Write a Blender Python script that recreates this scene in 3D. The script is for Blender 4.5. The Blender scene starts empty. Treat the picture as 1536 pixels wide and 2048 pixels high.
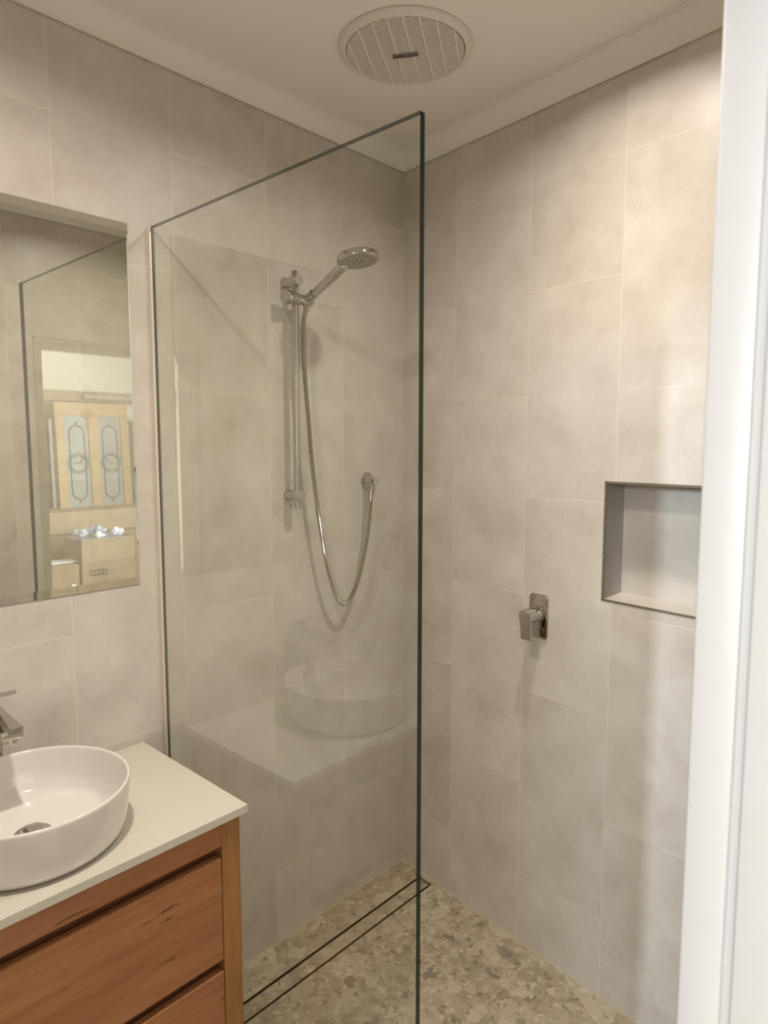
import bpy, bmesh, math, random
from mathutils import Vector, Matrix
random.seed(7)
SC = bpy.context.scene
COL = SC.collection
PI = math.pi

# ------------------------------------------------------------------ camera, light, exposure
BETA = -0.1248                      # the right wall is not quite square to the back wall
CAM = (-1.865, -1.638, 1.593)
yaw, pitch = math.radians(47.11), math.radians(5.737)
fw = Vector((math.sin(yaw)*math.cos(pitch), math.cos(yaw)*math.cos(pitch), -math.sin(pitch)))
cd = bpy.data.cameras.new('camera'); cam = bpy.data.objects.new('camera', cd); COL.objects.link(cam)
cam.location = CAM; cam.rotation_euler = fw.to_track_quat('-Z', 'Y').to_euler()
cd.sensor_fit = 'AUTO'; cd.sensor_width = 36.0; cd.lens = 1363.2*36/2048
cd.clip_start = 0.02; cd.clip_end = 50
cd.dof.use_dof = True; cd.dof.focus_distance = 1.9; cd.dof.aperture_fstop = 6.0
SC.camera = cam
SC.view_settings.view_transform = 'Standard'; SC.view_settings.look = 'None'
SC.view_settings.exposure = 0.27; SC.view_settings.gamma = 1.0; SC.view_settings.use_curve_mapping = False
w = bpy.data.worlds.new('World'); SC.world = w; w.use_nodes = True
w.node_tree.nodes['Background'].inputs[0].default_value = (0.75, 0.86, 1.0, 1)
w.node_tree.nodes['Background'].inputs[1].default_value = 0.6

WARM = (1.0, 0.905, 0.80)
DOWNLIGHTS = [((-0.53, -0.86), 4.9, 22.0), ((-1.48, -0.70), 7.8, 28.0)]
def area(name, loc, target, sx, sy, power, color):
    l = bpy.data.lights.new(name, 'AREA'); l.shape = 'RECTANGLE'; l.size = sx; l.size_y = sy; l.energy = power; l.color = color
    o = bpy.data.objects.new(name, l); COL.objects.link(o); o.location = loc
    o.rotation_euler = (Vector(target)-Vector(loc)).to_track_quat('-Z', 'Y').to_euler(); return o
# daylight through the two windows of the room behind the doorway
area('daylight_side_window', (-3.8, -1.66, 1.6), (-3.8, -5.0, 1.4), 1.5, 1.2, 205, (0.96, 0.98, 1.0))
area('added_daylight_strip', (-4.96, -2.62, 2.25), (-0.2, -1.1, 1.0), 0.06, 0.46, 130, (0.74, 0.87, 1.0))  # narrow strip lamp added at the high window, shaped for the right wall's band
area('daylight_wide_window', (-4.96, -3.03, 2.25), (-0.2, -0.9, 0.7), 0.70, 0.46, 85, (0.80, 0.90, 1.0))

# ------------------------------------------------------------------ helpers
def tag(o, label=None, cat=None, group=None, kind=None):
    if label: o['label'] = label
    if cat: o['category'] = cat
    if group: o['group'] = group
    if kind: o['kind'] = kind
    return o
def empty(name, loc, label, cat, rz=0, group=None):
    o = bpy.data.objects.new(name, None); COL.objects.link(o); o.location = loc; o.rotation_euler = (0, 0, rz)
    o.empty_display_size = 0.05
    return tag(o, label, cat, group)
def obj(name, bm, mats, parent=None, smooth=False, angle=40, rz=0, loc=(0, 0, 0)):
    me = bpy.data.meshes.new(name)
    bmesh.ops.recalc_face_normals(bm, faces=bm.faces)
    bm.to_mesh(me); bm.free()
    for m in (mats if isinstance(mats, (list, tuple)) else [mats]): me.materials.append(m)
    o = bpy.data.objects.new(name, me); COL.objects.link(o)
    if parent: o.parent = parent
    else: o.location = loc; o.rotation_euler = (0, 0, rz)
    if smooth:
        for p in me.polygons: p.use_smooth = True
        me.set_sharp_from_angle(angle=math.radians(angle))
    return o
def struct(name, bm, mats, parent=None, **k):
    o = obj(name, bm, mats, parent, **k)
    if not parent: o['kind'] = 'structure'
    return o
def NB(): return bmesh.new()
def box(bm, x0, x1, y0, y1, z0, z1, bev=0.0, seg=2, mat=0):
    vs = [bm.verts.new((x, y, z)) for x in (x0, x1) for y in (y0, y1) for z in (z0, z1)]
    fs = [bm.faces.new([vs[i] for i in q]) for q in ((0,1,3,2),(4,6,7,5),(0,4,5,1),(2,3,7,6),(0,2,6,4),(1,5,7,3))]
    for f in fs: f.material_index = mat
    if bev > 0:
        es = list({e for f in fs for e in f.edges})
        bmesh.ops.bevel(bm, geom=es, offset=bev, segments=seg, profile=0.5, affect='EDGES')
    return vs
def frame_from(ax):
    z = Vector(ax).normalized(); h = Vector((0, 0, 1)) if abs(z.z) < 0.9 else Vector((1, 0, 0))
    x = h.cross(z).normalized(); y = z.cross(x); return x, y, z
def lathe(bm, origin, axis, prof, n=40, caps=True, sx=1.0, sy=1.0, mat=0):
    """prof: list of (radius, height along axis)"""
    x, y, z = frame_from(axis); o = Vector(origin); rings = []
    for r, h in prof:
        if r < 1e-6: rings.append([bm.verts.new(o+z*h)])
        else: rings.append([bm.verts.new(o+z*h+x*(r*sx*math.cos(2*PI*i/n))+y*(r*sy*math.sin(2*PI*i/n))) for i in range(n)])
    fs = []
    for a, b in zip(rings, rings[1:]):
        if len(a) == 1 and len(b) == 1: continue
        for i in range(n):
            j = (i+1) % n
            if len(a) == 1: fs.append(bm.faces.new((a[0], b[i], b[j])))
            elif len(b) == 1: fs.append(bm.faces.new((a[i], a[j], b[0])))
            else: fs.append(bm.faces.new((a[i], a[j], b[j], b[i])))
    if caps:
        if len(rings[0]) > 1: fs.append(bm.faces.new(rings[0]))
        if len(rings[-1]) > 1: fs.append(bm.faces.new(rings[-1]))
    for f in fs: f.material_index = mat
def tube(bm, pts, rad, n=12, caps=True):
    pts = [Vector(p) for p in pts]; up = None; rings = []
    for i, p in enumerate(pts):
        t = (pts[min(i+1, len(pts)-1)]-pts[max(i-1, 0)]).normalized()
        if up is None: up = frame_from(t)[0]
        xx = (up-t*up.dot(t)).normalized(); yy = t.cross(xx); up = xx
        r = rad(i) if callable(rad) else rad
        rings.append([bm.verts.new(p+xx*(r*math.cos(2*PI*k/n))+yy*(r*math.sin(2*PI*k/n))) for k in range(n)])
    for a, b in zip(rings, rings[1:]):
        for k in range(n): bm.faces.new((a[k], a[(k+1) % n], b[(k+1) % n], b[k]))
    if caps: bm.faces.new(rings[0]); bm.faces.new(rings[-1])
def spline(pts, m):
    pts = [Vector(p) for p in pts]; P = [pts[0]*2-pts[1]]+pts+[pts[-1]*2-pts[-2]]; out = []
    for i in range(1, len(P)-2):
        for k in range(m):
            t = k/m; a, b, c, d = P[i-1:i+3]
            out.append(0.5*((2*b)+(c-a)*t+(2*a-5*b+4*c-d)*t*t+(-a+3*b-3*c+d)*t**3))
    out.append(pts[-1]); return out
def resample(pts, step):
    out = [pts[0]]; acc = 0.0
    for a, b in zip(pts, pts[1:]):
        L = (b-a).length; d = step-acc
        while d <= L: out.append(a+(b-a)*(d/L)); d += step
        acc = L-(d-step)
    return out
def prism(bm, outline, o, ex, ey, ez, d, bev=0.0, mat=0):
    """extrude a 2-D outline (in ex, ey) from o by d along ez"""
    o, ex, ey, ez = Vector(o), Vector(ex), Vector(ey), Vector(ez)
    a = [bm.verts.new(o+ex*u+ey*v) for u, v in outline]; b = [bm.verts.new(o+ex*u+ey*v+ez*d) for u, v in outline]
    fs = [bm.faces.new(a[::-1]), bm.faces.new(b)]
    for i in range(len(a)):
        j = (i+1) % len(a); fs.append(bm.faces.new((a[i], a[j], b[j], b[i])))
    for f in fs: f.material_index = mat
    if bev > 0: bmesh.ops.bevel(bm, geom=list(fs[1].edges), offset=bev, segments=2, profile=0.5, affect='EDGES')
    return fs
def rrect(w, h, r, n=6):
    out = []
    for cx, cy, a0 in ((w/2-r, h/2-r, 0), (-w/2+r, h/2-r, 90), (-w/2+r, -h/2+r, 180), (w/2-r, -h/2+r, 270)):
        for i in range(n+1):
            a = math.radians(a0+90*i/n); out.append((cx+r*math.cos(a), cy+r*math.sin(a)))
    return out
def text_bm(txt, size, o, ex, ey, depth=0.0006):
    cu = bpy.data.curves.new('t', 'FONT'); cu.body = txt; cu.size = size; cu.align_x = 'CENTER'; cu.align_y = 'CENTER'; cu.extrude = depth
    t = bpy.data.objects.new('t', cu); COL.objects.link(t)
    dg = bpy.context.evaluated_depsgraph_get(); me = bpy.data.meshes.new_from_object(t.evaluated_get(dg))
    bm = NB(); bm.from_mesh(me); bpy.data.objects.remove(t); bpy.data.curves.remove(cu); bpy.data.meshes.remove(me)
    ex, ey = Vector(ex).normalized(), Vector(ey).normalized(); ez = ex.cross(ey)
    for v in bm.verts: v.co = Vector(o)+ex*v.co.x+ey*v.co.y+ez*v.co.z
    return bm

# ------------------------------------------------------------------ materials
class NT:
    def __init__(s, name):
        s.m = bpy.data.materials.new(name); s.m.use_nodes = True; s.t = s.m.node_tree; s.b = s.t.nodes['Principled BSDF']
    def n(s, typ, **kw):
        nd = s.t.nodes.new(typ)
        for k, v in kw.items(): setattr(nd, k, v)
        return nd
    def l(s, a, b): s.t.links.new(a, b)
    def math(s, op, a, b=None, c=None, clamp=False):
        nd = s.n('ShaderNodeMath', operation=op); nd.use_clamp = clamp
        for i, v in enumerate((a, b, c)):
            if v is None: continue
            if isinstance(v, (int, float)): nd.inputs[i].default_value = v
            else: s.l(v, nd.inputs[i])
        return nd.outputs[0]
    def mix(s, fac, a, b, mode='MIX'):
        nd = s.n('ShaderNodeMix', data_type='RGBA', blend_type=mode)
        for i, v in ((0, fac), (6, a), (7, b)):
            if isinstance(v, (int, float)): nd.inputs[i].default_value = v
            elif isinstance(v, tuple): nd.inputs[i].default_value = v if len(v) == 4 else v+(1,)
            else: s.l(v, nd.inputs[i])
        return nd.outputs[2]
    def ramp(s, fac, stops):
        nd = s.n('ShaderNodeValToRGB'); e = nd.color_ramp.elements
        while len(e) < len(stops): e.new(0.5)
        for i, (p, c) in enumerate(stops): e[i].position = p; e[i].color = (c if isinstance(c, tuple) else (c, c, c))[:3]+(1,)
        s.l(fac, nd.inputs[0]); return nd.outputs[0]
    def noise(s, vec, scale, detail=4, rough=0.55, w=None):
        nd = s.n('ShaderNodeTexNoise'); nd.inputs['Scale'].default_value = scale; nd.inputs['Detail'].default_value = detail; nd.inputs['Roughness'].default_value = rough
        s.l(vec, nd.inputs['Vector'])
        if w is not None: nd.noise_dimensions = '4D'; s.l(w, nd.inputs['W'])
        return nd.outputs['Fac']
    def bump(s, h, strength=0.2, dist=0.001):
        nd = s.n('ShaderNodeBump'); nd.inputs['Strength'].default_value = strength; nd.inputs['Distance'].default_value = dist
        s.l(h, nd.inputs['Height']); s.l(nd.outputs[0], s.b.inputs['Normal'])
def plain(name, col, rough=0.5, metal=0.0, spec=0.5, coat=0.0):
    k = NT(name); b = k.b
    b.inputs['Base Color'].default_value = col+(1,); b.inputs['Roughness'].default_value = rough
    b.inputs['Metallic'].default_value = metal; b.inputs['Specular IOR Level'].default_value = spec; b.inputs['Coat Weight'].default_value = coat
    return k.m
def wall_tile(name, axis, sign, voff, uoff, joints=True):
    k = NT(name); tc = k.n('ShaderNodeTexCoord'); sp = k.n('ShaderNodeSeparateXYZ'); k.l(tc.outputs['Object'], sp.inputs[0])
    U = k.math('ADD', sp.outputs['Z'], uoff); V = k.math('MULTIPLY_ADD', sp.outputs[axis], sign, voff)
    cb = k.n('ShaderNodeCombineXYZ'); k.l(U, cb.inputs[0]); k.l(V, cb.inputs[1])
    br = k.n('ShaderNodeTexBrick'); br.offset = 0.5; br.offset_frequency = 2; br.squash_frequency = 2; br.squash = 1
    for nm, v in (('Scale', 1), ('Mortar Size', 0.0010), ('Mortar Smooth', 0.25), ('Bias', 0), ('Brick Width', 0.6), ('Row Height', 0.3)): br.inputs[nm].default_value = v
    br.inputs['Color1'].default_value = (0, 0, 0, 1); br.inputs['Color2'].default_value = (1, 1, 1, 1); br.inputs['Mortar'].default_value = (.5, .5, .5, 1)
    k.l(cb.outputs[0], br.inputs['Vector'])
    sc = k.n('ShaderNodeSeparateColor'); k.l(br.outputs['Color'], sc.inputs[0]); tint = sc.outputs[0]
    if not joints: tint = k.math('MULTIPLY', tint, 0.0)
    W = k.math('MULTIPLY', tint, 37.0)
    n1 = k.noise(tc.outputs['Object'], 2.3, 5, 0.55, W); n2 = k.noise(tc.outputs['Object'], 9, 6, 0.62, W); n3 = k.noise(tc.outputs['Object'], 115, 3, 0.6)
    base = k.ramp(k.math('MULTIPLY_ADD', n2, 0.55, k.math('MULTIPLY', n1, 0.45)), [(0.30, (0.455, 0.402, 0.345)), (0.44, (0.560, 0.515, 0.458)), (0.57, (0.625, 0.585, 0.530)), (0.70, (0.700, 0.662, 0.605))])
    tone = k.math('MULTIPLY_ADD', tint, 0.07, 0.965)
    base = k.mix(1.0, base, k.n('ShaderNodeCombineColor').outputs[0] if False else tone, 'MULTIPLY')
    spk = k.ramp(n3, [(0.26, 1.0), (0.37, 0.0)])
    base = k.mix(k.math('MULTIPLY', spk, 0.35), base, (0.22, 0.19, 0.15))
    if joints: base = k.mix(k.math('MULTIPLY', br.outputs['Fac'], 0.60), base, (0.80, 0.75, 0.66))
    k.l(base, k.b.inputs['Base Color'])
    k.l(k.math('MULTIPLY_ADD', n2, 0.16, 0.30), k.b.inputs['Roughness']); k.b.inputs['Specular IOR Level'].default_value = 0.45
    h = k.math('MULTIPLY', n2, 0.12)
    if joints: h = k.math('SUBTRACT', h, br.outputs['Fac'])
    k.bump(h, 0.25, 0.0012)
    return k.m
def terrazzo(name, joints=True):
    k = NT(name); tc = k.n('ShaderNodeTexCoord'); P = tc.outputs['Object']
    wob = k.n('ShaderNodeTexNoise'); wob.inputs['Scale'].default_value = 11; wob.inputs['Detail'].default_value = 5; k.l(P, wob.inputs['Vector'])
    mp = k.mix(0.05, P, wob.outputs['Color'], 'ADD')
    n1 = k.noise(P, 26, 8, 0.7); n2 = k.noise(P, 140, 4, 0.6)
    base = k.ramp(n1, [(0.30, (0.220, 0.178, 0.118)), (0.47, (0.345, 0.290, 0.202)), (0.66, (0.480, 0.420, 0.320))])
    for sc_, thr, amt, cols in ((11, 0.50, 0.80, [(0.0, (0.30, 0.25, 0.18)), (0.5, (0.43, 0.37, 0.275)), (0.92, (0.52, 0.455, 0.35)), (1.0, (0.23, 0.19, 0.15))]),
                               (27, 0.62, 0.75, [(0.0, (0.30, 0.25, 0.18)), (0.6, (0.48, 0.415, 0.31)), (0.85, (0.56, 0.495, 0.385)), (0.93, (0.17, 0.135, 0.105))]),
                               (70, 0.72, 0.7, [(0.0, (0.60, 0.54, 0.43)), (0.7, (0.40, 0.35, 0.27)), (0.85, (0.17, 0.14, 0.10))])):
        v1 = k.n('ShaderNodeTexVoronoi'); v1.inputs['Scale'].default_value = sc_; k.l(mp, v1.inputs['Vector'])
        ve = k.n('ShaderNodeTexVoronoi', feature='DISTANCE_TO_EDGE'); ve.inputs['Scale'].default_value = sc_; k.l(mp, ve.inputs['Vector'])
        s1 = k.n('ShaderNodeSeparateColor'); k.l(v1.outputs['Color'], s1.inputs[0])
        m = k.math('MULTIPLY', k.ramp(s1.outputs[0], [(thr, 0.0), (thr+0.02, 1.0)]), k.ramp(ve.outputs['Distance'], [(0.03, 0.0), (0.05, 1.0)]))
        col = k.mix(0.12, k.ramp(s1.outputs[1], cols), base)
        base = k.mix(k.math('MULTIPLY', m, amt), base, col)
    base = k.mix(k.math('MULTIPLY', k.ramp(n2, [(0.34, 1.0), (0.41, 0.0)]), 0.6), base, (0.14, 0.11, 0.075))
    if joints:
        sp = k.n('ShaderNodeSeparateXYZ'); k.l(P, sp.inputs[0])
        def line(c, off, per):
            m = k.math('MODULO', k.math('ADD', c, off+per*10), per); d = k.math('MINIMUM', m, k.math('SUBTRACT', per, m)); return k.math('LESS_THAN', d, 0.0016)
        J = k.math('MAXIMUM', line(sp.outputs[1], 0.629, 4.0), line(sp.outputs[0], 3.1, 6.0))
        dB = k.math('ADD', k.math('MULTIPLY', sp.outputs[0], math.cos(-0.1248)), k.math('MULTIPLY', sp.outputs[1], math.sin(-0.1248)))
        J = k.math('MAXIMUM', J, k.math('MAXIMUM', k.math('LESS_THAN', k.math('ABSOLUTE', sp.outputs[1]), 0.0042), k.math('LESS_THAN', k.math('ABSOLUTE', dB), 0.0038)))
        base = k.mix(J, base, (0.50, 0.42, 0.28))
    k.l(base, k.b.inputs['Base Color']); k.b.inputs['Roughness'].default_value = 0.5; k.b.inputs['Specular IOR Level'].default_value = 0.35
    return k.m
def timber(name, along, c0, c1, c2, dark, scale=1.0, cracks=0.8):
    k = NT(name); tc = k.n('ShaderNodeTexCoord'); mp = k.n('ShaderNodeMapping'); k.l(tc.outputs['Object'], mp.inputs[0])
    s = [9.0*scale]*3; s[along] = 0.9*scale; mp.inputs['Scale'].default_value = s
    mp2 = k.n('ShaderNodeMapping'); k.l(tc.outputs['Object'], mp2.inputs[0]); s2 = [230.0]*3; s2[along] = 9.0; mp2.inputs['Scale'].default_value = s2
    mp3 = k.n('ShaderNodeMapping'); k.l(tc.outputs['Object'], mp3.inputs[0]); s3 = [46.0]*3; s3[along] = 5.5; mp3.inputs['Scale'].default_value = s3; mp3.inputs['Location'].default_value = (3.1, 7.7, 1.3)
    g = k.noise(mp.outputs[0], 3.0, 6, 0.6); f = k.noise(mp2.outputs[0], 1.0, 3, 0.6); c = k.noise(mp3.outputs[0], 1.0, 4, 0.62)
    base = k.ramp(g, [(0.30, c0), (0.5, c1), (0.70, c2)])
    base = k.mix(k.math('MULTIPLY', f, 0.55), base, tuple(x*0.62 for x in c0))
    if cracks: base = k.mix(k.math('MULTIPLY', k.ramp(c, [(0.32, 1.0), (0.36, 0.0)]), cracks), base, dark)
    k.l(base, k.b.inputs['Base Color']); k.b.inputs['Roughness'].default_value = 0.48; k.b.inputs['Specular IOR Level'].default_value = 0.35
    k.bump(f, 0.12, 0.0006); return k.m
def glass_mat(name, tint):
    k = NT(name); t = k.t; t.nodes.remove(k.b)
    out = t.nodes['Material Output']; fr = k.n('ShaderNodeFresnel'); fr.inputs['IOR'].default_value = 1.5
    both = k.math('DIVIDE', k.math('MULTIPLY', fr.outputs[0], 2.0), k.math('ADD', fr.outputs[0], 1.0))   # two faces of the pane
    geo = k.n('ShaderNodeNewGeometry'); front = k.math('SUBTRACT', 1.0, geo.outputs['Backfacing']); fac = k.math('MULTIPLY', both, front)
    tr = k.n('ShaderNodeBsdfTransparent'); tr.inputs[0].default_value = tint+(1,)
    gl = k.n('ShaderNodeBsdfGlossy'); gl.inputs['Roughness'].default_value = 0.0; gl.inputs['Color'].default_value = (1, 1, 1, 1)
    mx = k.n('ShaderNodeMixShader'); k.l(fac, mx.inputs[0]); k.l(tr.outputs[0], mx.inputs[1]); k.l(gl.outputs[0], mx.inputs[2]); k.l(mx.outputs[0], out.inputs[0])
    return k.m
def emit(name, col, s):
    k = NT(name); k.b.inputs['Base Color'].default_value = (0, 0, 0, 1); k.b.inputs['Emission Color'].default_value = col+(1,); k.b.inputs['Emission Strength'].default_value = s
    return k.m
def carton_mat(name, col):
    k = NT(name); tc = k.n('ShaderNodeTexCoord'); n1 = k.noise(tc.outputs['Object'], 5, 5, 0.6)
    k.l(k.ramp(n1, [(0.3, tuple(c*0.82 for c in col)), (0.7, tuple(min(1, c*1.1) for c in col))]), k.b.inputs['Base Color']); k.b.inputs['Roughness'].default_value = 0.8
    k.b.inputs['Specular IOR Level'].default_value = 0.2; return k.m

M_TILE_A = wall_tile('back wall porcelain tile', 0, -1.0, 0.0, -0.5335+0.3+0.6)
M_TILE_B = wall_tile('right wall porcelain tile', 1, -1.0, -0.2575+0.6, -0.2335+0.6)
M_TILE_C = wall_tile('front wall porcelain tile', 0, -1.0, 0.07, -0.5335+0.6)
M_TILE_D = wall_tile('left wall porcelain tile', 1, -1.0, 0.0, -0.5335+0.6)
M_TILE_N = wall_tile('niche porcelain tile', 1, -1.0, 0.0, 0.0, joints=False)
M_FLOOR = terrazzo('terrazzo floor tile')
M_INSERT = terrazzo('terrazzo drain insert', joints=False)
M_CEIL = plain('ceiling paint', (0.84, 0.80, 0.75), 0.9, spec=0.2)
M_CORN = plain('cornice paint', (0.82, 0.80, 0.75), 0.75, spec=0.3)
M_WHITE = plain('white gloss paint', (0.345, 0.322, 0.298), 0.4)
M_CHROME = plain('polished chrome', (0.53, 0.51, 0.47), 0.07, 1.0)
M_SATIN = plain('satin aluminium', (0.62, 0.57, 0.50), 0.3, 1.0)
M_NIP = plain('spray face grey', (0.40, 0.37, 0.32), 0.45, 0.6)
M_DARK = plain('dark rubber', (0.02, 0.018, 0.015), 0.6)
M_SLOT = plain('drain black', (0.012, 0.007, 0.004), 0.7, spec=0.15)
M_MIRROR = plain('silvered mirror', (0.86, 0.88, 0.82), 0.0, 1.0)
M_GLASS = glass_mat('clear shower glass', (0.955, 0.968, 0.945))
def edge_mat():
    k = NT('polished glass edge'); k.b.inputs['Base Color'].default_value = (0.004, 0.016, 0.012, 1); k.b.inputs['Roughness'].default_value = 0.12
    tr = k.n('ShaderNodeBsdfTransparent'); tr.inputs[0].default_value = (0.22, 0.32, 0.27, 1)
    mx = k.n('ShaderNodeMixShader'); mx.inputs[0].default_value = 0.22; k.l(k.b.outputs[0], mx.inputs[1]); k.l(tr.outputs[0], mx.inputs[2]); k.l(mx.outputs[0], k.t.nodes['Material Output'].inputs[0]); return k.m
M_GEDGE = edge_mat()
M_TOP = plain('cream stone benchtop', (0.55, 0.52, 0.45), 0.22, spec=0.5)
M_CERAMIC = plain('white ceramic', (0.66, 0.625, 0.585), 0.08, spec=0.55, coat=0.3)
M_WOOD = timber('orange brown timber laminate', 0, (0.275, 0.112, 0.046), (0.380, 0.167, 0.071), (0.455, 0.220, 0.100), (0.075, 0.026, 0.012))
M_STILE = timber('upright grain oak laminate', 2, (0.270, 0.123, 0.043), (0.355, 0.172, 0.062), (0.410, 0.210, 0.082), (0.08, 0.03, 0.01), 1.6, 0.0)
M_WOODIN = timber('shadowed rail timber', 0, (0.150, 0.060, 0.024), (0.20, 0.085, 0.035), (0.24, 0.108, 0.048), (0.06, 0.02, 0.01), 1.0, 0.0)  # darker copy of the timber, recess shade put into its colour
M_FAN = plain('white plastic', (0.72, 0.70, 0.64), 0.45)
M_GRILLE = plain('off white grille plastic', (0.80, 0.76, 0.69), 0.5)
M_FANIN = plain('fan interior grey', (0.05, 0.045, 0.036), 0.8)
M_BADGE = plain('grey badge', (0.27, 0.25, 0.23), 0.5)
M_INK = plain('black ink', (0.02, 0.018, 0.016), 0.5)
M_LAMP = emit('warm lamp lens', (1.0, 0.86, 0.68), 14.0)
M_SEAL = plain('grey silicone', (0.42, 0.37, 0.30), 0.6)

# ------------------------------------------------------------------ room shell
ZC = 2.59
sb, cb_ = math.sin(BETA), math.cos(BETA)
def B(s, d=0.0): return (s*sb-d*cb_, -s*cb_-d*sb)          # plan point on the right wall: s along it, d out into the room
YC, TC = -1.440, 0.15                                       # front wall (with the doorway) and its thickness
XL = -2.16
DX0, DX1, DH = -1.975, -1.241, 2.010                        # doorway
# back wall
bm = NB(); box(bm, XL-0.1, 0.12, 0, 0.1, 0, ZC+0.06); struct('wall_back', bm, M_TILE_A)
bm = NB(); box(bm, XL-0.1, XL, YC, 0, 0, ZC+0.06); struct('wall_left', bm, M_TILE_D)
# front wall with doorway
bm = NB()
xr = B(1.6)[0]+0.1
box(bm, DX1+0.03, xr, YC-TC, YC, 0, ZC+0.06); box(bm, XL-0.1, DX0-0.03, YC-TC, YC, 0, ZC+0.06); box(bm, DX0-0.03, DX1+0.03, YC-TC, YC, DH+0.03, ZC+0.06)
struct('wall_front', bm, M_TILE_C)
# right wall with niche hole, built in its own frame: local y = -s
NS0, NS1, NZ0, NZ1, ND = 0.829, 1.129, 1.1645, 1.4885, 0.095
bm = NB(); S1 = 1.475
def quad(bm, *p, mat=0):
    f = bm.faces.new([bm.verts.new(q) for q in p]); f.material_index = mat; return f
for s0, s1, z0, z1 in ((0, NS0, 0, ZC+0.06), (NS1, S1, 0, ZC+0.06), (NS0, NS1, 0, NZ0), (NS0, NS1, NZ1, ZC+0.06)):
    box(bm, 0, 0.14, -s1, -s0, z0, z1)
wr = struct('wall_right', bm, M_TILE_B, rz=BETA)
bm = NB()
quad(bm, (ND, -NS0, NZ0), (ND, -NS1, NZ0), (ND, -NS1, NZ1), (ND, -NS0, NZ1))
quad(bm, (0, -NS0, NZ0), (ND, -NS0, NZ0+0.006), (ND, -NS0, NZ1), (0, -NS0, NZ1)); quad(bm, (0, -NS1, NZ0), (ND, -NS1, NZ0+0.006), (ND, -NS1, NZ1), (0, -NS1, NZ1))
quad(bm, (0, -NS0, NZ0), (0, -NS1, NZ0), (ND, -NS1, NZ0+0.008), (ND, -NS0, NZ0+0.008)); quad(bm, (0, -NS0, NZ1), (0, -NS1, NZ1), (ND, -NS1, NZ1), (ND, -NS0, NZ1))
ni = obj('niche_lining', bm, M_TILE_N, wr)
bm = NB()
for a in ((-NS0, NZ0, NZ1), (-NS1, NZ0, NZ1)): box(bm, -0.0012, 0.003, a[0]-0.003, a[0]+0.003, a[1]-0.003, a[2]+0.003)
for zz in (NZ0, NZ1): box(bm, -0.0012, 0.003, -NS1, -NS0, zz-0.003, zz+0.003)
obj('niche_edge_trim', bm, plain('brushed trim', (0.17, 0.14, 0.105), 0.5, 0.0), wr)
# floor: bathroom slab with a channel for the drain, and the floor of the room beyond
DY0, DY1, DXE = -0.116, -0.182, -0.945
def bx(y): return y*sb/(-cb_)                                # x of the right wall at world y
bm = NB(); H = -0.06
def slab(p, mat=0, top=0.0):
    fs = prism(bm, p, (0, 0, H), (1, 0, 0), (0, 1, 0), (0, 0, 1), top-H, mat=mat)
slab([(XL-0.1, 0.1), (XL-0.1, DY0), (bx(DY0)+0.1, DY0), (0.1, 0.1)])
slab([(XL-0.1, DY0), (XL-0.1, DY1), (DXE, DY1), (DXE, DY0)])
slab([(bx(DY0)-0.018, DY0), (bx(DY1)-0.018, DY1), (bx(DY1)+0.1, DY1), (bx(DY0)+0.1, DY0)])
slab([(XL-0.1, DY1), (XL-0.1, YC), (bx(YC)+0.1, YC), (bx(DY1)+0.1, DY1)])
slab([(DX0-0.05, YC), (DX0-0.05, YC-TC), (DX1+0.05, YC-TC), (DX1+0.05, YC)], mat=0)
slab([(-5.2, YC-TC), (-5.2, -6.3), (0.6, -6.3), (0.6, YC-TC)], mat=1)
struct('floor', bm, [M_FLOOR, plain('grey brown floor', (0.30, 0.25, 0.20), 0.5)])
# ceiling over both rooms
bm = NB(); box(bm, XL-0.1, 0.2, YC-0.02, 0.1, ZC, ZC+0.08); box(bm, -5.2, 0.6, -6.3, YC-0.02, ZC, ZC+0.08)
struct('ceiling', bm, M_CEIL)
# cove cornices
def cornice(name, p0, p1, nrm, ends):
    """run p0->p1 (plan) along a wall, nrm into the room"""
    q = 0.060; prof = [(0, 0), (0, -q+0.004), (0.0035, -q+0.004), (0.0035, -q), (0.0085, -q), (0.0085, -q+0.008)]
    for i in range(9):
        a = PI/2*i/8; prof.append((q-0.008-(q-0.0165)*math.cos(a), -0.009-(q-0.019)*(1-math.sin(a))))
    prof += [(q-0.008, -0.0045), (q, -0.0045), (q, 0)]
    a, b, n = Vector(p0+(ZC,)), Vector(p1+(ZC,)), Vector(nrm+(0,)); t = (b-a).normalized(); bm = NB(); rings = []
    for pt, k in ((a, ends[0]), (b, ends[1])): rings.append([bm.verts.new(pt+n*u+t*(k*u)+Vector((0, 0, v))) for u, v in prof])
    m = len(prof)
    for i in range(m): bm.faces.new((rings[0][i], rings[0][(i+1) % m], rings[1][(i+1) % m], rings[1][i]))
    bm.faces.new(rings[0]); bm.faces.new(rings[1][::-1])
    return struct(name, bm, M_CORN, smooth=True, angle=25)
mit = math.tan(math.radians(45)-BETA/2*0)  # near-square mitres
ca = 1/math.tan((PI/2+BETA)/2)             # mitre in the acute back-right corner
cornice('trim_1', (XL, 0.0), (0.0, 0.0), (0, -1), (1, -ca))
pB = B(S1-0.01); cornice('trim_2', (0.0, 0.0), pB, (-cb_, -sb), (ca, -1.1))
cornice('trim_3', (pB[0], YC), (XL, YC), (0, 1), (0.9, -1))
cornice('trim_4', (XL, YC), (XL, 0.0), (1, 0), (1, -1))

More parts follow.
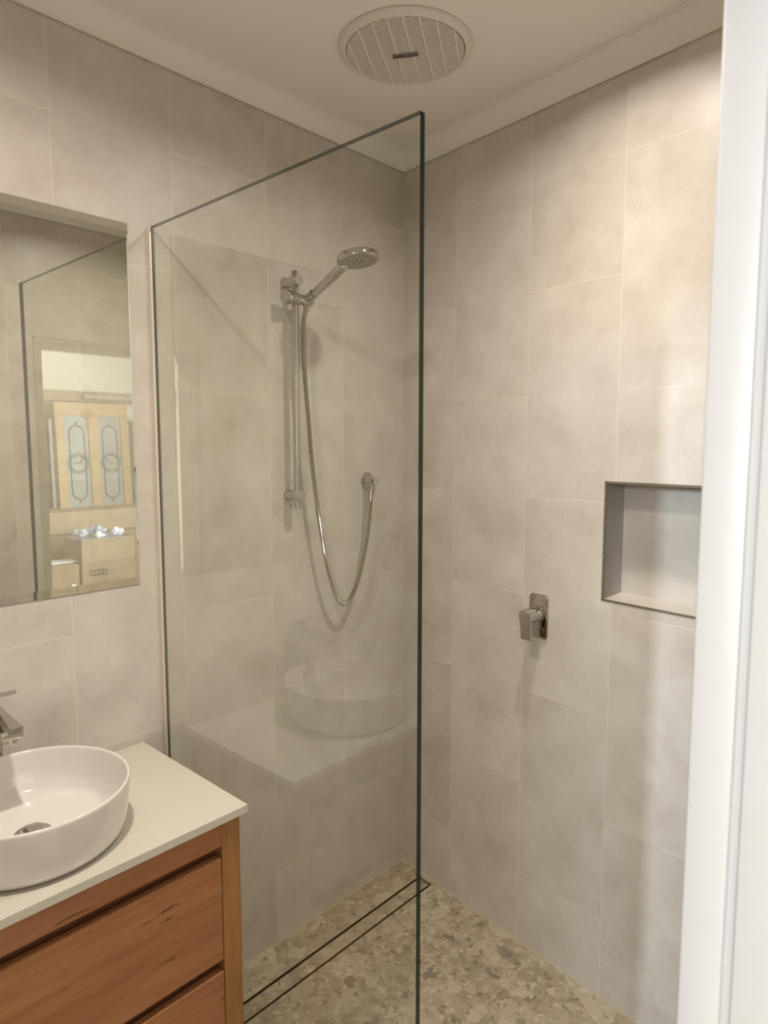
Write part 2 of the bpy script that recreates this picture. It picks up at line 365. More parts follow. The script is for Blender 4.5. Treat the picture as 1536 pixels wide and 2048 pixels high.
# door frame (white timber lining; the camera looks in past its right jamb)
bm = NB()
def jamb(bm, xf, s):      # xf face of the opening, s = +1 wood lies to +x
    x0, x1 = sorted((xf, xf+s*0.030)); xg0, xg1 = sorted((xf+s*0.006, xf+s*0.030))
    box(bm, x0, x1, YC-0.033, YC+0.004, 0, DH, 0.003, 2); box(bm, xg0, xg1, YC-0.041, YC-0.033, 0, DH); box(bm, x0, x1, YC-TC-0.006, YC-0.041, 0, DH, 0.003, 2)
jamb(bm, DX1, 1); fr = struct('door_1', bm, M_WHITE, smooth=True, angle=30)
bm = NB(); jamb(bm, DX0, -1); obj('jamb', bm, M_WHITE, fr)
bm = NB(); box(bm, DX0-0.03, DX1+0.03, YC-TC-0.006, YC+0.006, DH, DH+0.03, 0.002); obj('head', bm, M_WHITE, fr)
bm = NB(); 
for x0, x1, z0, z1 in ((DX1+0.010, DX1+0.034, 0, DH+0.034), (DX0-0.034, DX0-0.010, 0, DH+0.034), (DX0-0.034, DX1+0.034, DH+0.010, DH+0.034)): box(bm, x0, x1, YC, YC+0.0035, z0, z1, 0.001)
obj('edge_bead', bm, M_WHITE, fr)
bm = NB()
for x0, x1, z0, z1 in ((DX1+0.006, DX1+0.071, 0, DH+0.006), (DX0-0.071, DX0-0.006, 0, DH+0.006), (DX0-0.071, DX1+0.071, DH+0.006, DH+0.071)): box(bm, x0, x1, YC-TC-0.02, YC-TC, z0, z1, 0.004)
obj('architrave', bm, M_WHITE, fr)

# ------------------------------------------------------------------ shower screen
GX, GY, GZ = -0.969, -0.886, 2.132
t = empty('shower_screen', (GX, 0, 0), 'tall frameless clear glass shower screen standing between vanity and shower', 'shower screen')
bm = NB(); vs = box(bm, 0.0, 0.012, GY, -0.004, 0.004, GZ)
for f in bm.faces:
    if abs(f.normal.x) < 0.5 if f.normal.length else False: f.material_index = 1
bm.normal_update()
for f in bm.faces: f.material_index = 0 if abs(f.normal.x) > 0.5 else 1
obj('glass_pane', bm, [M_GLASS, M_GEDGE], t)
bm = NB(); box(bm, -0.0070, -0.0005, -0.014, 0, 0.004, GZ-0.002, 0.001)
obj('wall_channel', bm, plain('pale anodised channel', (0.80, 0.74, 0.66), 0.35, 0.6), t)
bm = NB(); box(bm, -0.003, 0.015, GY, -0.016, 0, 0.0045); obj('floor_seal', bm, M_SEAL, t)

# ------------------------------------------------------------------ mirror
MX0, MX1, MZ0, MZ1 = -1.93, -1.027, 1.2345, 2.128
bm = NB(); bv = 0.019
o4 = [(MX0, MZ0), (MX1, MZ0), (MX1, MZ1), (MX0, MZ1)]; i4 = [(MX0+bv, MZ0+bv), (MX1-0.004, MZ0+bv), (MX1-0.004, MZ1-bv), (MX0+bv, MZ1-bv)]
A0 = [bm.verts.new((x, 0, z)) for x, z in o4]; A1 = [bm.verts.new((x, -0.0028, z)) for x, z in o4]; A2 = [bm.verts.new((x, -0.0034, z)) for x, z in i4]
bm.faces.new(A0); bm.faces.new(A2)
for i in range(4):
    j = (i+1) % 4; f = bm.faces.new((A1[i], A1[j], A2[j], A2[i])); f = bm.faces.new((A0[i], A0[j], A1[j], A1[i])); f.material_index = 1
tag(obj('wall_mirror', bm, [M_MIRROR, plain('mirror edge', (0.05, 0.045, 0.035), 0.3)]), 'frameless rectangular mirror hanging on back wall over the basin', 'mirror')

# ------------------------------------------------------------------ shower rail, hand shower, hose, outlet, mixer
RX, RY = -0.5355, -0.045
t = empty('shower_rail', (RX, 0, 0), 'vertical chrome shower rail on the back wall holding the hand shower', 'shower rail')
bm = NB(); lathe(bm, (0, RY, 1.398), (0, 0, 1), [(0.0092, 0), (0.0105, 0.0015), (0.0105, 0.6965), (0.0092, 0.698)], 28); obj('rail_bar', bm, M_CHROME, t, True)
for zz in (2.0665, 1.4365):
    bm = NB(); lathe(bm, (0, 0, zz), (0, -1, 0), [(0.0165, 0), (0.0175, 0.001), (0.0175, 0.006), (0.0158, 0.0075), (0.0158, 0.064), (0.0150, 0.0665), (0.0, 0.0668)], 32); obj('wall_bracket', bm, M_CHROME, t, True)
bm = NB()   # slider: barrel across the rail with a thumb knob on the left and the cradle on the right
lathe(bm, (-0.020, RY-0.012, 2.015), (1, 0, -0.02), [(0.0, 0), (0.0145, 0.0002), (0.0158, 0.002), (0.0158, 0.044), (0.0149, 0.0445), (0.0149, 0.0465), (0.0158, 0.047), (0.0158, 0.070), (0.0145, 0.072), (0.0, 0.0722)], 32)
lathe(bm, (0.028, RY-0.030, 2.018), (0, -0.921, 0.39), [(0.0115, -0.004), (0.0135, 0), (0.0145, 0.024), (0.0125, 0.024), (0.0115, 0.002)], 28)
sl = obj('slider', bm, M_CHROME, t, True)
bm = NB(); lathe(bm, (-0.022, RY-0.012, 2.0155), (-1, 0, 0.02), [(0.013, -0.003), (0.0172, 0), (0.0195, 0.003), (0.0205, 0.012), (0.0205, 0.024), (0.019, 0.027), (0.0, 0.0275)], 32); obj('thumb_knob', bm, M_CHROME, sl, True)

HO = Vector((RX+0.030, RY-0.030, 2.017))
hd = Vector((0, -0.903, 0.430)).normalized()
t = empty('hand_shower', HO, 'chrome round hand shower resting in the rail cradle, facing down', 'hand shower')
bm = NB()
for_pts = [(0.0105, -0.022), (0.0108, -0.006), (0.0118, 0.004), (0.0125, 0.03), (0.0135, 0.08), (0.0145, 0.120), (0.0150, 0.145), (0.0145, 0.160), (0.0100, 0.170), (0.0, 0.174)]
lathe(bm, (0, 0, 0), hd, for_pts, 32); obj('handle', bm, M_CHROME, t, True, 50)
tn = math.radians(9); face_n = Vector((0, -math.sin(tn), -math.cos(tn)))
hc = hd*0.150+Vector((0, -0.078, -0.004))+Vector((0.0, 0, 0.004))
hc = Vector((-0.490, -0.262, 2.0945))-HO
bm = NB(); lathe(bm, hc, -face_n, [(0.0, 0.0195), (0.030, 0.0195), (0.051, 0.0188), (0.0570, 0.0165), (0.0585, 0.0135), (0.0585, 0.001), (0.0565, -0.001), (0.0545, -0.001)], 56, caps=False)
obj('shower_head', bm, M_CHROME, t, True, 35)
bm = NB(); lathe(bm, hc, face_n, [(0.0548, 0.0005), (0.052, 0.0022), (0.0, 0.0026)], 48, caps=False)
sf = obj('spray_face', bm, M_NIP, t, True)
bm = NB(); fx, fy, fz = frame_from(face_n)
for k in range(6):
    a = 2*PI*k/6; lathe(bm, hc+fx*(0.013*math.cos(a))+fy*(0.013*math.sin(a)), face_n, [(0.0032, 0.0015), (0.0032, 0.0034), (0.0, 0.0036)], 10)
for rr, m in ((0.026, 18), (0.036, 26), (0.045, 34)):
    for k in range(m):
        a = 2*PI*k/m; lathe(bm, hc+fx*(rr*math.cos(a))+fy*(rr*math.sin(a)), face_n, [(0.0011, 0.0015), (0.0011, 0.0032), (0.0, 0.0034)], 6)
obj('nozzles', bm, M_DARK, sf)

hp = [tuple(HO-hd*0.024), (-0.5110, -0.066, 1.988), (-0.5175, -0.0625, 1.953), (-0.5175, -0.060, 1.862), (-0.5135, -0.059, 1.806), (-0.5065, -0.058, 1.735), (-0.4965, -0.0565, 1.648), (-0.4862, -0.0555, 1.543), (-0.4680, -0.055, 1.419),
      (-0.4440, -0.054, 1.292), (-0.4164, -0.053, 1.185), (-0.3860, -0.052, 1.1068), (-0.3545, -0.052, 1.0731), (-0.3220, -0.0513, 1.0822), (-0.2830, -0.050, 1.140), (-0.2512, -0.0495, 1.229), (-0.2311, -0.049, 1.320), (-0.2210, -0.0485, 1.395), (-0.2175, -0.048, 1.4365)]
pts = resample(spline(hp, 14), 0.0022)
N = len(pts)
def hr(i):
    if i < 13: return 0.0082-0.00006*i
    if i > N-18: return 0.0078
    return 0.0061 if (i % 2) else 0.0078
bm = NB(); tube(bm, pts, hr, 14)
tag(obj('shower_hose', bm, M_CHROME, None, True, 25), 'flexible ribbed chrome shower hose looping down to the wall outlet', 'hose')

EX, EZ = -0.1905, 1.4670
t = empty('shower_outlet', (EX, 0, EZ), 'small round chrome elbow outlet on back wall with hose hanging from it', 'wall outlet')
bm = NB(); lathe(bm, (0, 0, 0), (0, -1, 0), [(0.0265, 0), (0.0275, 0.001), (0.0275, 0.004), (0.0255, 0.0065), (0.018, 0.008)], 36); obj('flange', bm, M_CHROME, t, True)
bm = NB(); lathe(bm, (-0.003, 0, 0), (-0.30, -0.95, 0.02), [(0.0158, 0.006), (0.0158, 0.066), (0.0148, 0.0685), (0.0, 0.069)], 32); obj('elbow_body', bm, M_CHROME, t, True)
bm = NB(); lathe(bm, (-0.0185, -0.047, -0.008), (-0.16, 0, -1), [(0.0105, 0), (0.0105, 0.016), (0.0095, 0.018), (0.0095, 0.030), (0.0088, 0.042)], 24); obj('hose_nut', bm, M_CHROME, t, True)

p = B(0.6195); t = empty('shower_mixer', (p[0], p[1], 1.0785), 'chrome shower mixer tap with square plate and lever on right wall', 'mixer tap', rz=BETA)
# local frame: x into the wall, -x out into the room, y along the wall
bm = NB(); prism(bm, rrect(0.066, 0.134, 0.012), (0, 0, 0), (0, 1, 0), (0, 0, 1), (-1, 0, 0), 0.007, 0.0015); obj('wall_plate', bm, M_CHROME, t, True, 30)
bm = NB(); lathe(bm, (-0.006, 0.0, 0.008), (-1, 0, 0), [(0.0235, 0), (0.0235, 0.010), (0.0222, 0.0108), (0.0222, 0.0118), (0.0235, 0.0125), (0.0235, 0.022), (0.0222, 0.0232), (0.0225, 0.054), (0.0215, 0.057), (0.0, 0.0575)], 40); obj('barrel', bm, M_CHROME, t, True)
bm = NB(); out = [(0.0215*math.cos(math.radians(a)), 0.0215*math.sin(math.radians(a))) for a in range(-20, 201, 10)]+[(-0.0165, -0.020), (-0.0190, -0.072), (0.0190, -0.072), (0.0165, -0.020)]
fs = prism(bm, out, (-0.062, 0, 0.008), (0, 1, 0), (-0.10, 0, 1), (-1, 0, 0), 0.009, 0.002); obj('lever', bm, M_CHROME, t, True, 30)

# ------------------------------------------------------------------ floor drain
t = empty('floor_drain', (DXE, DY0, 0), 'long black slotted channel drain with tile insert along the back wall', 'drain')
def L(x, y): return (x-DXE, y-DY0)
xa, xb = bx(DY0)-0.019, bx(DY1)-0.019
bm = NB(); prism(bm, [L(DXE+0.001, DY1+0.001), L(xb, DY1+0.001), L(xa, DY0-0.001), L(DXE+0.001, DY0-0.001)], (0, 0, -0.05), (1, 0, 0), (0, 1, 0), (0, 0, 1), 0.036); prism(bm, [L(DXE+0.014, DY1+0.014), L(xb-0.018, DY1+0.014), L(xa-0.019, DY0-0.014), L(DXE+0.014, DY0-0.014)], (0, 0, -0.0141), (1, 0, 0), (0, 1, 0), (0, 0, 1), 0.0110); obj('channel', bm, M_SLOT, t)
bm = NB(); q = 0.0095
prism(bm, [L(DXE+q, DY1+q), L(xb-0.013, DY1+q), L(xa-0.014, DY0-q), L(DXE+q, DY0-q)], (0, 0, -0.0030), (1, 0, 0), (0, 1, 0), (0, 0, 1), 0.0025); obj('tile_insert', bm, M_INSERT, t)
bm = NB()
prism(bm, [L(DXE, DY0), L(xa, DY0), L(xa, DY0-0.0012), L(DXE, DY0-0.0012)], (0, 0, -0.012), (1, 0, 0), (0, 1, 0), (0, 0, 1), 0.0124); prism(bm, [L(DXE, DY1+0.0012), L(xb, DY1+0.0012), L(xb, DY1), L(DXE, DY1)], (0, 0, -0.012), (1, 0, 0), (0, 1, 0), (0, 0, 1), 0.0124)
obj('edge_trim', bm, M_SATIN, t)

# ------------------------------------------------------------------ vanity, benchtop, basin, tap
VX0, VX1, VY, VZ = -1.925, -1.047, -0.449, 0.7935
t = empty('vanity_cabinet', (-1.486, 0, 0), 'orange brown timber vanity cabinet with wide drawers under the basin', 'vanity')
ox = -1.486
def vb(name, x0, x1, y0, y1, z0, z1, mat, bev=0.0012, par=None): 
    bm = NB(); box(bm, x0-ox, x1-ox, y0, y1, z0, z1, bev); return obj(name, bm, mat, par or t)
for x0, x1 in ((VX1-0.0455, VX1), (VX0, VX0+0.0455)): vb('side_panel', x0, x1, VY, -0.001, 0.0, VZ, M_STILE)
xi0, xi1 = VX0+0.0455, VX1-0.0455
vb('top_rail', xi0, xi1, VY+0.001, VY+0.019, 0.7375, VZ, M_WOOD)
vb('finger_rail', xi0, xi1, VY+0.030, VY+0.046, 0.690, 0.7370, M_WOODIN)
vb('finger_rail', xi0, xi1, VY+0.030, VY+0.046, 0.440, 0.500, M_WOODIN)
vb('drawer_front', xi0+0.002, xi1-0.002, VY+0.001, VY+0.020, 0.4800, 0.7125, M_WOOD)
vb('drawer_front', xi0+0.002, xi1-0.002, VY+0.001, VY+0.020, 0.2200, 0.4520, M_WOOD)
vb('bottom_rail', xi0, xi1, VY+0.001, VY+0.019, 0.150, 0.2150, M_WOOD)
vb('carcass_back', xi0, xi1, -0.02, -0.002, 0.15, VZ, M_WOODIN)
bm = NB(); box(bm, -1.935, -1.0325, -0.4605, -0.0005, VZ+0.0005, 0.8125, 0.0012)
tag(obj('vanity_benchtop', bm, M_TOP), 'cream stone benchtop lying on the timber vanity cabinet', 'benchtop')

BX, BY, BZ = -1.402, -0.262, 0.8127
RIM, BH = 0.1835, 0.112
t = empty('vessel_basin', (BX, BY, BZ), 'round white ceramic vessel basin standing on the cream benchtop', 'basin')
bm = NB()
prof = [(0.0, 0.0), (0.150, 0.0), (0.158, 0.0015), (0.1665, 0.007), (0.1725, 0.018), (0.176, 0.034), (0.1795, 0.062), (0.182, 0.090), (0.1832, 0.106), (0.1832, 0.1095), (0.1820, 0.112), (0.1795, 0.1125), (0.1775, 0.1110), (0.1765, 0.107),
        (0.173, 0.083), (0.167, 0.055), (0.157, 0.035), (0.138, 0.023), (0.10, 0.0185), (0.05, 0.0165), (0.031, 0.0155)]
lathe(bm, (0, 0, 0), (0, 0, 1), prof, 96, caps=False); obj('bowl', bm, M_CERAMIC, t, True, 60)
bm = NB(); lathe(bm, (0, 0, 0.0145), (0, 0, 1), [(0.0, 0), (0.034, 0.0), (0.034, 0.0025), (0.030, 0.0040), (0.022, 0.0042), (0.022, 0.0085), (0.019, 0.0125), (0.010, 0.0145), (0.0, 0.0150)], 40, caps=False); obj('pop_up_waste', bm, M_CHROME, t, True)

# tall basin tap at the left: body just out of frame, spout and lever reaching in
TX = -1.408
t = empty('basin_tap', (TX, -0.046, 0.8127), 'tall chrome basin mixer tap with flat lever behind the basin', 'tap')
bm = NB(); prism(bm, rrect(0.044, 0.044, 0.010), (0, 0, 0), (1, 0, 0), (0, 1, 0), (0, 0, 1), 0.232, 0.002); obj('body', bm, M_CHROME, t, True, 30)
bm = NB(); sd = Vector((0.0, -1.0, -0.05)).normalized(); sx_ = Vector((1, 0, 0)); sz_ = sx_.cross(sd)
prism(bm, [(-0.021, -0.011), (0.021, -0.011), (0.021, 0.011), (-0.021, 0.011)], Vector((0, -0.010, 0.205)), sx_, sz_, sd, 0.142, 0.003)
sp_ = obj('spout', bm, M_CHROME, t, True, 30)
tip = Vector((0, -0.010, 0.205))+sd*0.122
bm = NB(); lathe(bm, tip+Vector((0, 0, -0.009)), (0, -0.10, -1), [(0.0135, 0), (0.0135, 0.013), (0.0115, 0.015), (0.0, 0.0152)], 24); obj('aerator', bm, M_SATIN, sp_, True)
bm = NB(); prism(bm, [(-0.022, 0.022), (0.022, 0.022), (0.019, -0.128), (-0.014, -0.128)], (0, 0, 0.2355), (1, 0, 0), (0, 1, -0.30), (0, 0.29, 1), 0.007, 0.0015); obj('lever', bm, M_CHROME, t, True, 30)

# ------------------------------------------------------------------ exhaust fan
FX, FY = -0.485, -0.430
t = empty('exhaust_fan', (FX, FY, ZC), 'round white exhaust fan with slatted grille on the ceiling', 'exhaust fan')
bm = NB(); lathe(bm, (0, 0, 0), (0, 0, -1), [(0.166, 0), (0.1685, 0.001), (0.1690, 0.004), (0.1665, 0.008), (0.160, 0.0125), (0.1545, 0.0150), (0.1525, 0.0150), (0.1510, 0.0135), (0.1505, 0.006), (0.1505, 0.0)], 96, caps=False); obj('fascia_ring', bm, M_FAN, t, True, 50)
bm = NB(); lathe(bm, (0, 0, -0.001), (0, 0, -1), [(0.1508, 0), (0.1508, 0.001), (0.0, 0.001)], 64, caps=False); obj('housing', bm, M_FANIN, t)
da = Vector((0.520, -0.854, 0)); dbv = Vector((0.854, 0.520, 0))      # slats run along da, ribs along db
R0 = 0.150; gz = -0.0135
bm = NB(); bz = lambda r: -0.0135-0.004*(1-(r/R0)**2)
m = 56
for i in range(m):
    v = -R0+(i+0.5)*2*R0/m; half = math.sqrt(max(R0*R0-v*v, 0))-0.001
    if half < 0.006: continue
    c = [bm.verts.new(da*a+dbv*(v+e)+Vector((0, 0, bz(math.hypot(a, v))+h))) for a in (-half, 0, half) for e, h in ((-0.00155, 0.0), (0.00155, 0.0), (0.00155, 0.0010), (-0.00155, 0.0010))]
    for s in (0, 4):
        for k in range(4): bm.faces.new((c[s+k], c[s+(k+1) % 4], c[s+4+(k+1) % 4], c[s+4+k]))
    bm.faces.new(c[0:4]); bm.faces.new(c[8:12])
gr = obj('grille', bm, M_GRILLE, t)
bm = NB()
for i in range(8):
    a = -R0+(i+0.5)*2*R0/8; half = math.sqrt(R0*R0-a*a)-0.001; c = []
    for vv in (-half, 0, half):
        for e, h in ((-0.0019, -0.0010), (0.0019, -0.0010), (0.0019, 0.0010), (-0.0019, 0.0010)): c.append(bm.verts.new(dbv*vv+da*(a+e)+Vector((0, 0, bz(math.hypot(a, vv))+h))))
    for s in (0, 4):
        for k in range(4): bm.faces.new((c[s+k], c[s+(k+1) % 4], c[s+4+(k+1) % 4], c[s+4+k]))
    bm.faces.new(c[0:4]); bm.faces.new(c[8:12])
obj('ribs', bm, M_GRILLE, gr)
bm = NB(); prism(bm, rrect(0.064, 0.0165, 0.001), (0, 0, -0.0205), da, dbv, (0, 0, 1), 0.0025); bd = obj('badge', bm, M_BADGE, t); bd['label'] = 'small dark grey name badge'
bm = text_bm('AIRFLOW', 0.0155, (0, 0, -0.0208), da, dbv*-1 if da.cross(dbv).z > 0 else dbv); obj('lettering', bm, M_INK, bd)

# ------------------------------------------------------------------ recessed downlights (just above the picture)
for i, ((x, y), pw, beam) in enumerate(DOWNLIGHTS):
    t = empty('downlight', (x, y, ZC), ['recessed white ceiling downlight over the shower beside the fan', 'recessed white ceiling downlight above the basin'][i], 'downlight')
    bm = NB(); lathe(bm, (0, 0, 0), (0, 0, -1), [(0.036, 0), (0.036, 0.003), (0.044, 0.003), (0.045, 0.0), (0.036, 0.0)], 40, caps=False); obj('trim_ring', bm, M_WHITE, t, True)
    bm = NB(); lathe(bm, (0, 0, -0.0005), (0, 0, -1), [(0.036, 0), (0.0, 0.0003)], 32, caps=False); obj('lens', bm, M_LAMP, t)
    l = bpy.data.lights.new('lamp', 'AREA'); l.shape = 'DISK'; l.size = 0.066; l.spread = math.radians(157); l.energy = pw; l.color = WARM
    o = bpy.data.objects.new('lamp', l); COL.objects.link(o); o.parent = t; o.location = (0, 0, -0.008)
    l = bpy.data.lights.new('lamp_beam', 'SPOT'); l.energy = beam; l.color = WARM; l.spot_size = math.radians(108); l.spot_blend = 1.0; l.shadow_soft_size = 0.03
    o = bpy.data.objects.new('lamp_beam', l); COL.objects.link(o); o.parent = t; o.location = (0, 0, -0.009)

# ------------------------------------------------------------------ the room beyond the doorway (seen in mirror and glass)
M_HW = plain('cream wall paint', (0.80, 0.76, 0.67), 0.85, spec=0.2)
M_PINE = timber('pale pine', 2, (0.52, 0.35, 0.185), (0.59, 0.41, 0.225), (0.64, 0.46, 0.27), (0.3, 0.15, 0.06), 1.0, 0.0)
M_CARD = carton_mat('brown cardboard', (0.29, 0.205, 0.125)); M_CARD2 = carton_mat('tan cardboard', (0.33, 0.245, 0.16)); M_CARD3 = carton_mat('dark cardboard', (0.24, 0.17, 0.10))
M_PAPER = plain('crumpled white paper', (0.80, 0.82, 0.86), 0.7); M_PAPERB = plain('grey blue paper', (0.42, 0.46, 0.54), 0.7)
M_LEAD = plain('lead came', (0.10, 0.10, 0.09), 0.5, 0.5); M_PANEL = plain('frosted pane', (0.30, 0.33, 0.31), 0.35)
M_STONE = plain('dark slate panel', (0.13, 0.125, 0.10), 0.6); M_PALE = plain('pale grey board', (0.62, 0.63, 0.60), 0.5); M_BROWN = plain('brown stained timber', (0.34, 0.24, 0.13), 0.5)
YH = YC-TC
bm = NB(); box(bm, -5.2, 0.6, -6.4, -6.2, 0, ZC); struct('wall_hall_back', bm, M_HW)
bm = NB()
for y0, y1, z0, z1 in ((-6.2, -3.42, 0, ZC), (-2.54, YH, 0, ZC), (-3.42, -2.54, 0, 1.98), (-3.42, -2.54, 2.52, ZC)): box(bm, -5.2, -5.0, y0, y1, z0, z1)
struct('wall_hall_left', bm, M_HW)
bm = NB(); box(bm, 0.5, 0.6, -6.2, YH, 0, ZC); struct('wall_hall_right', bm, M_HW)
bm = NB()
for x0, x1, z0, z1 in ((-5.0, -4.55, 0, ZC), (-3.05, XL-0.1, 0, ZC), (-4.55, -3.05, 0, 1.0), (-4.55, -3.05, 2.2, ZC)): box(bm, x0, x1, YH, YH+0.12, z0, z1)
box(bm, 0.24, 0.5, YH, YH+0.12, 0, ZC)
struct('wall_hall_front', bm, M_HW)
bm = NB(); box(bm, XL-0.1, DX0-0.03, YH-0.004, YH, 0, ZC); box(bm, DX1+0.03, 0.5, YH-0.004, YH, 0, ZC); box(bm, DX0-0.03, DX1+0.03, YH-0.004, YH, DH+0.03, ZC); struct('wall_hall_lining', bm, M_HW)
M_WPANE = glass_mat('window pane', (0.95, 0.97, 0.97))
bm = NB()
for x0, x1, z0, z1 in ((-4.55, -4.50, 1.0, 2.2), (-3.10, -3.05, 1.0, 2.2), (-4.55, -3.05, 1.0, 1.05), (-4.55, -3.05, 2.15, 2.2), (-3.825, -3.775, 1.0, 2.2)): box(bm, x0, x1, YH+0.05, YH+0.09, z0, z1)
wn = struct('window_1', bm, M_WHITE); bm = NB(); box(bm, -4.5, -3.1, YH+0.068, YH+0.074, 1.05, 2.15); obj('pane', bm, M_WPANE, wn)
bm = NB()
for y0, y1, z0, z1 in ((-3.42, -3.40, 1.98, 2.52), (-2.56, -2.54, 1.98, 2.52), (-3.42, -2.54, 1.98, 2.0), (-3.42, -2.54, 2.50, 2.52)): box(bm, -5.12, -5.06, y0, y1, z0, z1)
wn = struct('window_2', bm, M_WHITE); bm = NB(); box(bm, -5.095, -5.089, -3.40, -2.56, 2.0, 2.50); obj('pane', bm, M_WPANE, wn)

def panel_y(name, x0, x1, z0, z1, y, d, mat, label, cat, lean=0.0, bev=0.002, group=None):
    bm = NB(); box(bm, -(x1-x0)/2, (x1-x0)/2, -d/2, d/2, 0, z1-z0, bev); o = obj(name, bm, mat); o.location = ((x0+x1)/2, y, z0); o.rotation_euler = (lean, 0, 0); return tag(o, label, cat, group)
# pine door leaf with two leaded panes, leaning on the far wall
t = empty('glazed_door', (-3.475, -5.90, 0.0), 'pale pine door leaf with two leaded glass panes leaning at the far wall', 'door leaf')
t.rotation_euler = (math.radians(3.0), 0, 0)
bm = NB(); hw = 0.41
cols = [(-hw, -0.315), (-0.055, 0.055), (0.315, hw)]
for x0, x1 in cols: box(bm, x0, x1, 0, 0.04, 0.86, 1.90, 0.003)
box(bm, -hw, hw, 0, 0.04, 1.90, 2.04, 0.003); box(bm, -hw, hw, 0, 0.04, 0.0, 0.86, 0.003); obj('frame', bm, M_PINE, t)
bm = NB(); lathe(bm, (0.06, 0.041, 1.92), (0, 1, 0), [(0.07, 0), (0.065, 0.004), (0.0, 0.006)], 24, sy=0.7); obj('stain', bm, plain('brown knot', (0.42, 0.22, 0.08), 0.5), t)
for x0, x1 in ((-0.315, -0.055), (0.055, 0.315)):
    bm = NB(); box(bm, x0, x1, 0.012, 0.024, 0.86, 1.90); pn = obj('glass_pane', bm, M_PANEL, t)
    cx = (x0+x1)/2; bm = NB(); hwp, zb, zt, zm = 0.082, 0.98, 1.79, 1.375
    loop = [(cx+hwp*math.cos(a), zt-hwp+hwp*math.sin(a)) for a in [PI*i/12 for i in range(13)]]+[(cx+hwp*math.cos(a), zb+hwp+hwp*math.sin(a)) for a in [PI+PI*i/12 for i in range(13)]]
    tube(bm, [Vector((x, 0.026, z)) for x, z in loop]+[Vector((loop[0][0], 0.026, loop[0][1]))], 0.006, 6)
    for rr in (0.088, 0.112): tube(bm, [Vector((cx+rr*math.cos(2*PI*i/28), 0.028, zm+rr*math.sin(2*PI*i/28))) for i in range(29)], 0.006 if rr < 0.1 else 0.004, 6)
    for z0, z1 in ((zt, zt+0.05), (zb-0.05, zb)): box(bm, cx-0.012, cx+0.012, 0.024, 0.03, z0+0.01, z1-0.01, 0.004)
    sgn = 1 if cx < 0 else -1
    tube(bm, [Vector((cx-0.05*sgn, 0.027, zm)), Vector((cx+0.02*sgn, 0.027, zm+0.005)), Vector((cx+0.055*sgn, 0.027, zm+0.05))], 0.005, 6)
    obj('lead_pattern', bm, M_LEAD, pn)
panel_y('grey_board', -3.085, -3.03, 0, 1.86, -5.98, 0.03, M_PALE, 'narrow pale grey board leaning beside the pine door leaf', 'board', math.radians(2))
panel_y('slate_panel', -3.02, -2.80, 0, 1.90, -6.06, 0.04, M_STONE, 'dark slate panel standing left of the pine door leaf', 'panel', math.radians(1.2))
panel_y('slate_panel', -4.30, -3.92, 0, 1.86, -6.08, 0.04, M_STONE, 'dark slate panel standing right of the pine door leaf', 'panel', math.radians(1.2))
bm = NB(); box(bm, -4.6, -2.4, -6.2, -6.10, 2.06, 2.17, 0.004); tag(obj('pelmet', bm, M_BROWN), 'brown timber pelmet across the far wall', 'pelmet')
bm = NB(); box(bm, -4.2, -3.42, -6.10, -6.03, 2.085, 2.145, 0.012); tag(obj('tube_batten', bm, M_WHITE), 'white batten light fitting on the brown pelmet', 'light fitting')
def carton(name, x0, x1, y0, y1, z0, z1, mat, label, tape=True, group=None):
    t = empty(name, ((x0+x1)/2, (y0+y1)/2, z0), label, 'carton', group=group); hx, hy, hh = (x1-x0)/2, (y1-y0)/2, z1-z0
    bm = NB(); box(bm, -hx, hx, -hy, hy, 0, hh, 0.004); obj('carton_body', bm, mat, t)
    if tape: bm = NB(); box(bm, -hx-0.0006, hx+0.0006, -0.03, 0.03, hh-0.05, hh+0.0006); obj('tape', bm, plain('packing tape', (0.55, 0.42, 0.26), 0.3), t)
    return t, hx, hy, hh
carton('cardboard_carton', -2.88, -2.40, -4.28, -3.90, 0.0, 0.20, M_CARD3, 'low closed carton on the floor beneath the handled carton')
t, hx, hy, hh = carton('cardboard_carton', -2.87, -2.41, -4.26, -3.90, 0.2, 0.615, M_CARD, 'closed brown carton with dark printed handle hole', False)
bm = NB(); prism(bm, rrect(0.15, 0.045, 0.006), (0.09, hy, 0.33), (1, 0, 0), (0, 0, 1), (0, 1, 0), 0.0015); obj('handle_slot', bm, M_INK, t)
for k in range(4): bm = NB(); lathe(bm, (0.036+0.036*k, hy+0.0012, 0.33), (0, 1, 0), [(0.014, 0), (0.014, 0.001), (0.0, 0.001)], 6); obj('printed_mark', bm, M_CARD2, t)
bm = NB(); box(bm, -0.20, 0.10, hy-0.001, hy+0.0012, 0.20, 0.235); obj('printed_band', bm, M_STONE, t)
t = empty('open_carton', (-2.645, -4.08, 0.617), 'open tan carton overflowing with crumpled paper', 'carton')
bm = NB()
for x0, x1, y0, y1 in ((-0.225, 0.225, 0.168, 0.175), (-0.225, 0.225, -0.175, -0.168), (-0.225, -0.218, -0.168, 0.168), (0.218, 0.225, -0.168, 0.168)): box(bm, x0, x1, y0, y1, 0, 0.19)
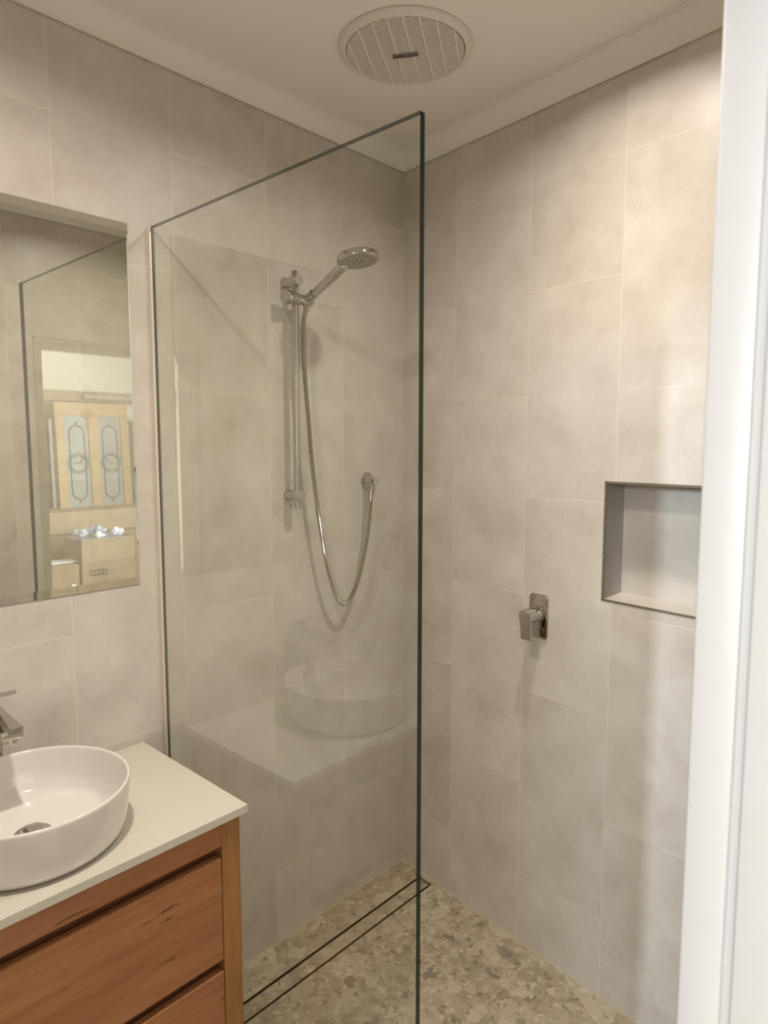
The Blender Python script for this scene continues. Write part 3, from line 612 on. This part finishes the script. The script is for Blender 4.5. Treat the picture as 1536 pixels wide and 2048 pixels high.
box(bm, -0.218, 0.218, -0.168, 0.168, 0, 0.006); obj('carton_body', bm, M_CARD2, t)
bm = NB(); box(bm, -0.217, 0.217, -0.167, 0.167, 0.007, 0.178); obj('packing_paper', bm, M_PAPERB, t)
def wad(x, y, z, r, mat, label, sz=0.6):
    bm = NB(); bmesh.ops.create_icosphere(bm, subdivisions=3, radius=r)
    for v in bm.verts:
        k = 1+0.28*math.sin(v.co.x*90+x*50)*math.sin(v.co.y*70+y*31)+random.uniform(-0.16, 0.16); v.co *= k; v.co.z *= sz
    o = obj('paper_wad', bm, mat); o.location = (x, y, z); return tag(o, label, 'paper', 'paper in the open carton')
for x, y, r, m, l in ((-2.49, -4.08, 0.060, M_PAPERB, 'crumpled grey blue paper wad at the left side of the open carton'), (-2.65, -4.13, 0.068, M_PAPERB, 'large grey blue paper wad in the middle of the open carton'),
      (-2.60, -3.98, 0.042, M_PAPER, 'small white paper wad at the front rim of the open carton'), (-2.79, -4.06, 0.052, M_PAPER, 'white paper wad at the right side of the open carton')): wad(x, y, 0.796+r*0.78, r, m, l)
carton('cardboard_carton', -2.385, -2.02, -4.25, -3.88, 0.0, 0.30, M_CARD3, 'lower closed brown carton in the left stack')
t, hx, hy, hh = carton('cardboard_carton', -2.39, -2.06, -4.24, -3.90, 0.3, 0.62, M_CARD, 'upper closed brown carton in the left stack with white sticker')
bm = NB(); box(bm, -0.135, -0.10, hy-0.001, hy+0.0012, 0.10, 0.16); obj('sticker', bm, M_PAPER, t)
for x0, x1, l in ((-2.75, -2.30, 'closed carton at the back under the left end of the long flat carton'), (-3.25, -2.80, 'closed carton at the back under the right end of the long flat carton')):
    carton('cardboard_carton', x0, x1, -4.80, -4.40, 0.0, 0.81, M_CARD3, l)
carton('long_carton', -3.35, -2.20, -4.80, -4.38, 0.812, 1.0, M_CARD2, 'long flat tan carton lying across two back cartons', False)
bm = NB(); box(bm, -2.44, -2.12, -4.12, -3.98, 0.622, 0.64, 0.002); tag(obj('white_plank', bm, M_PALE), 'short white plank lying on the left carton stack', 'plank')
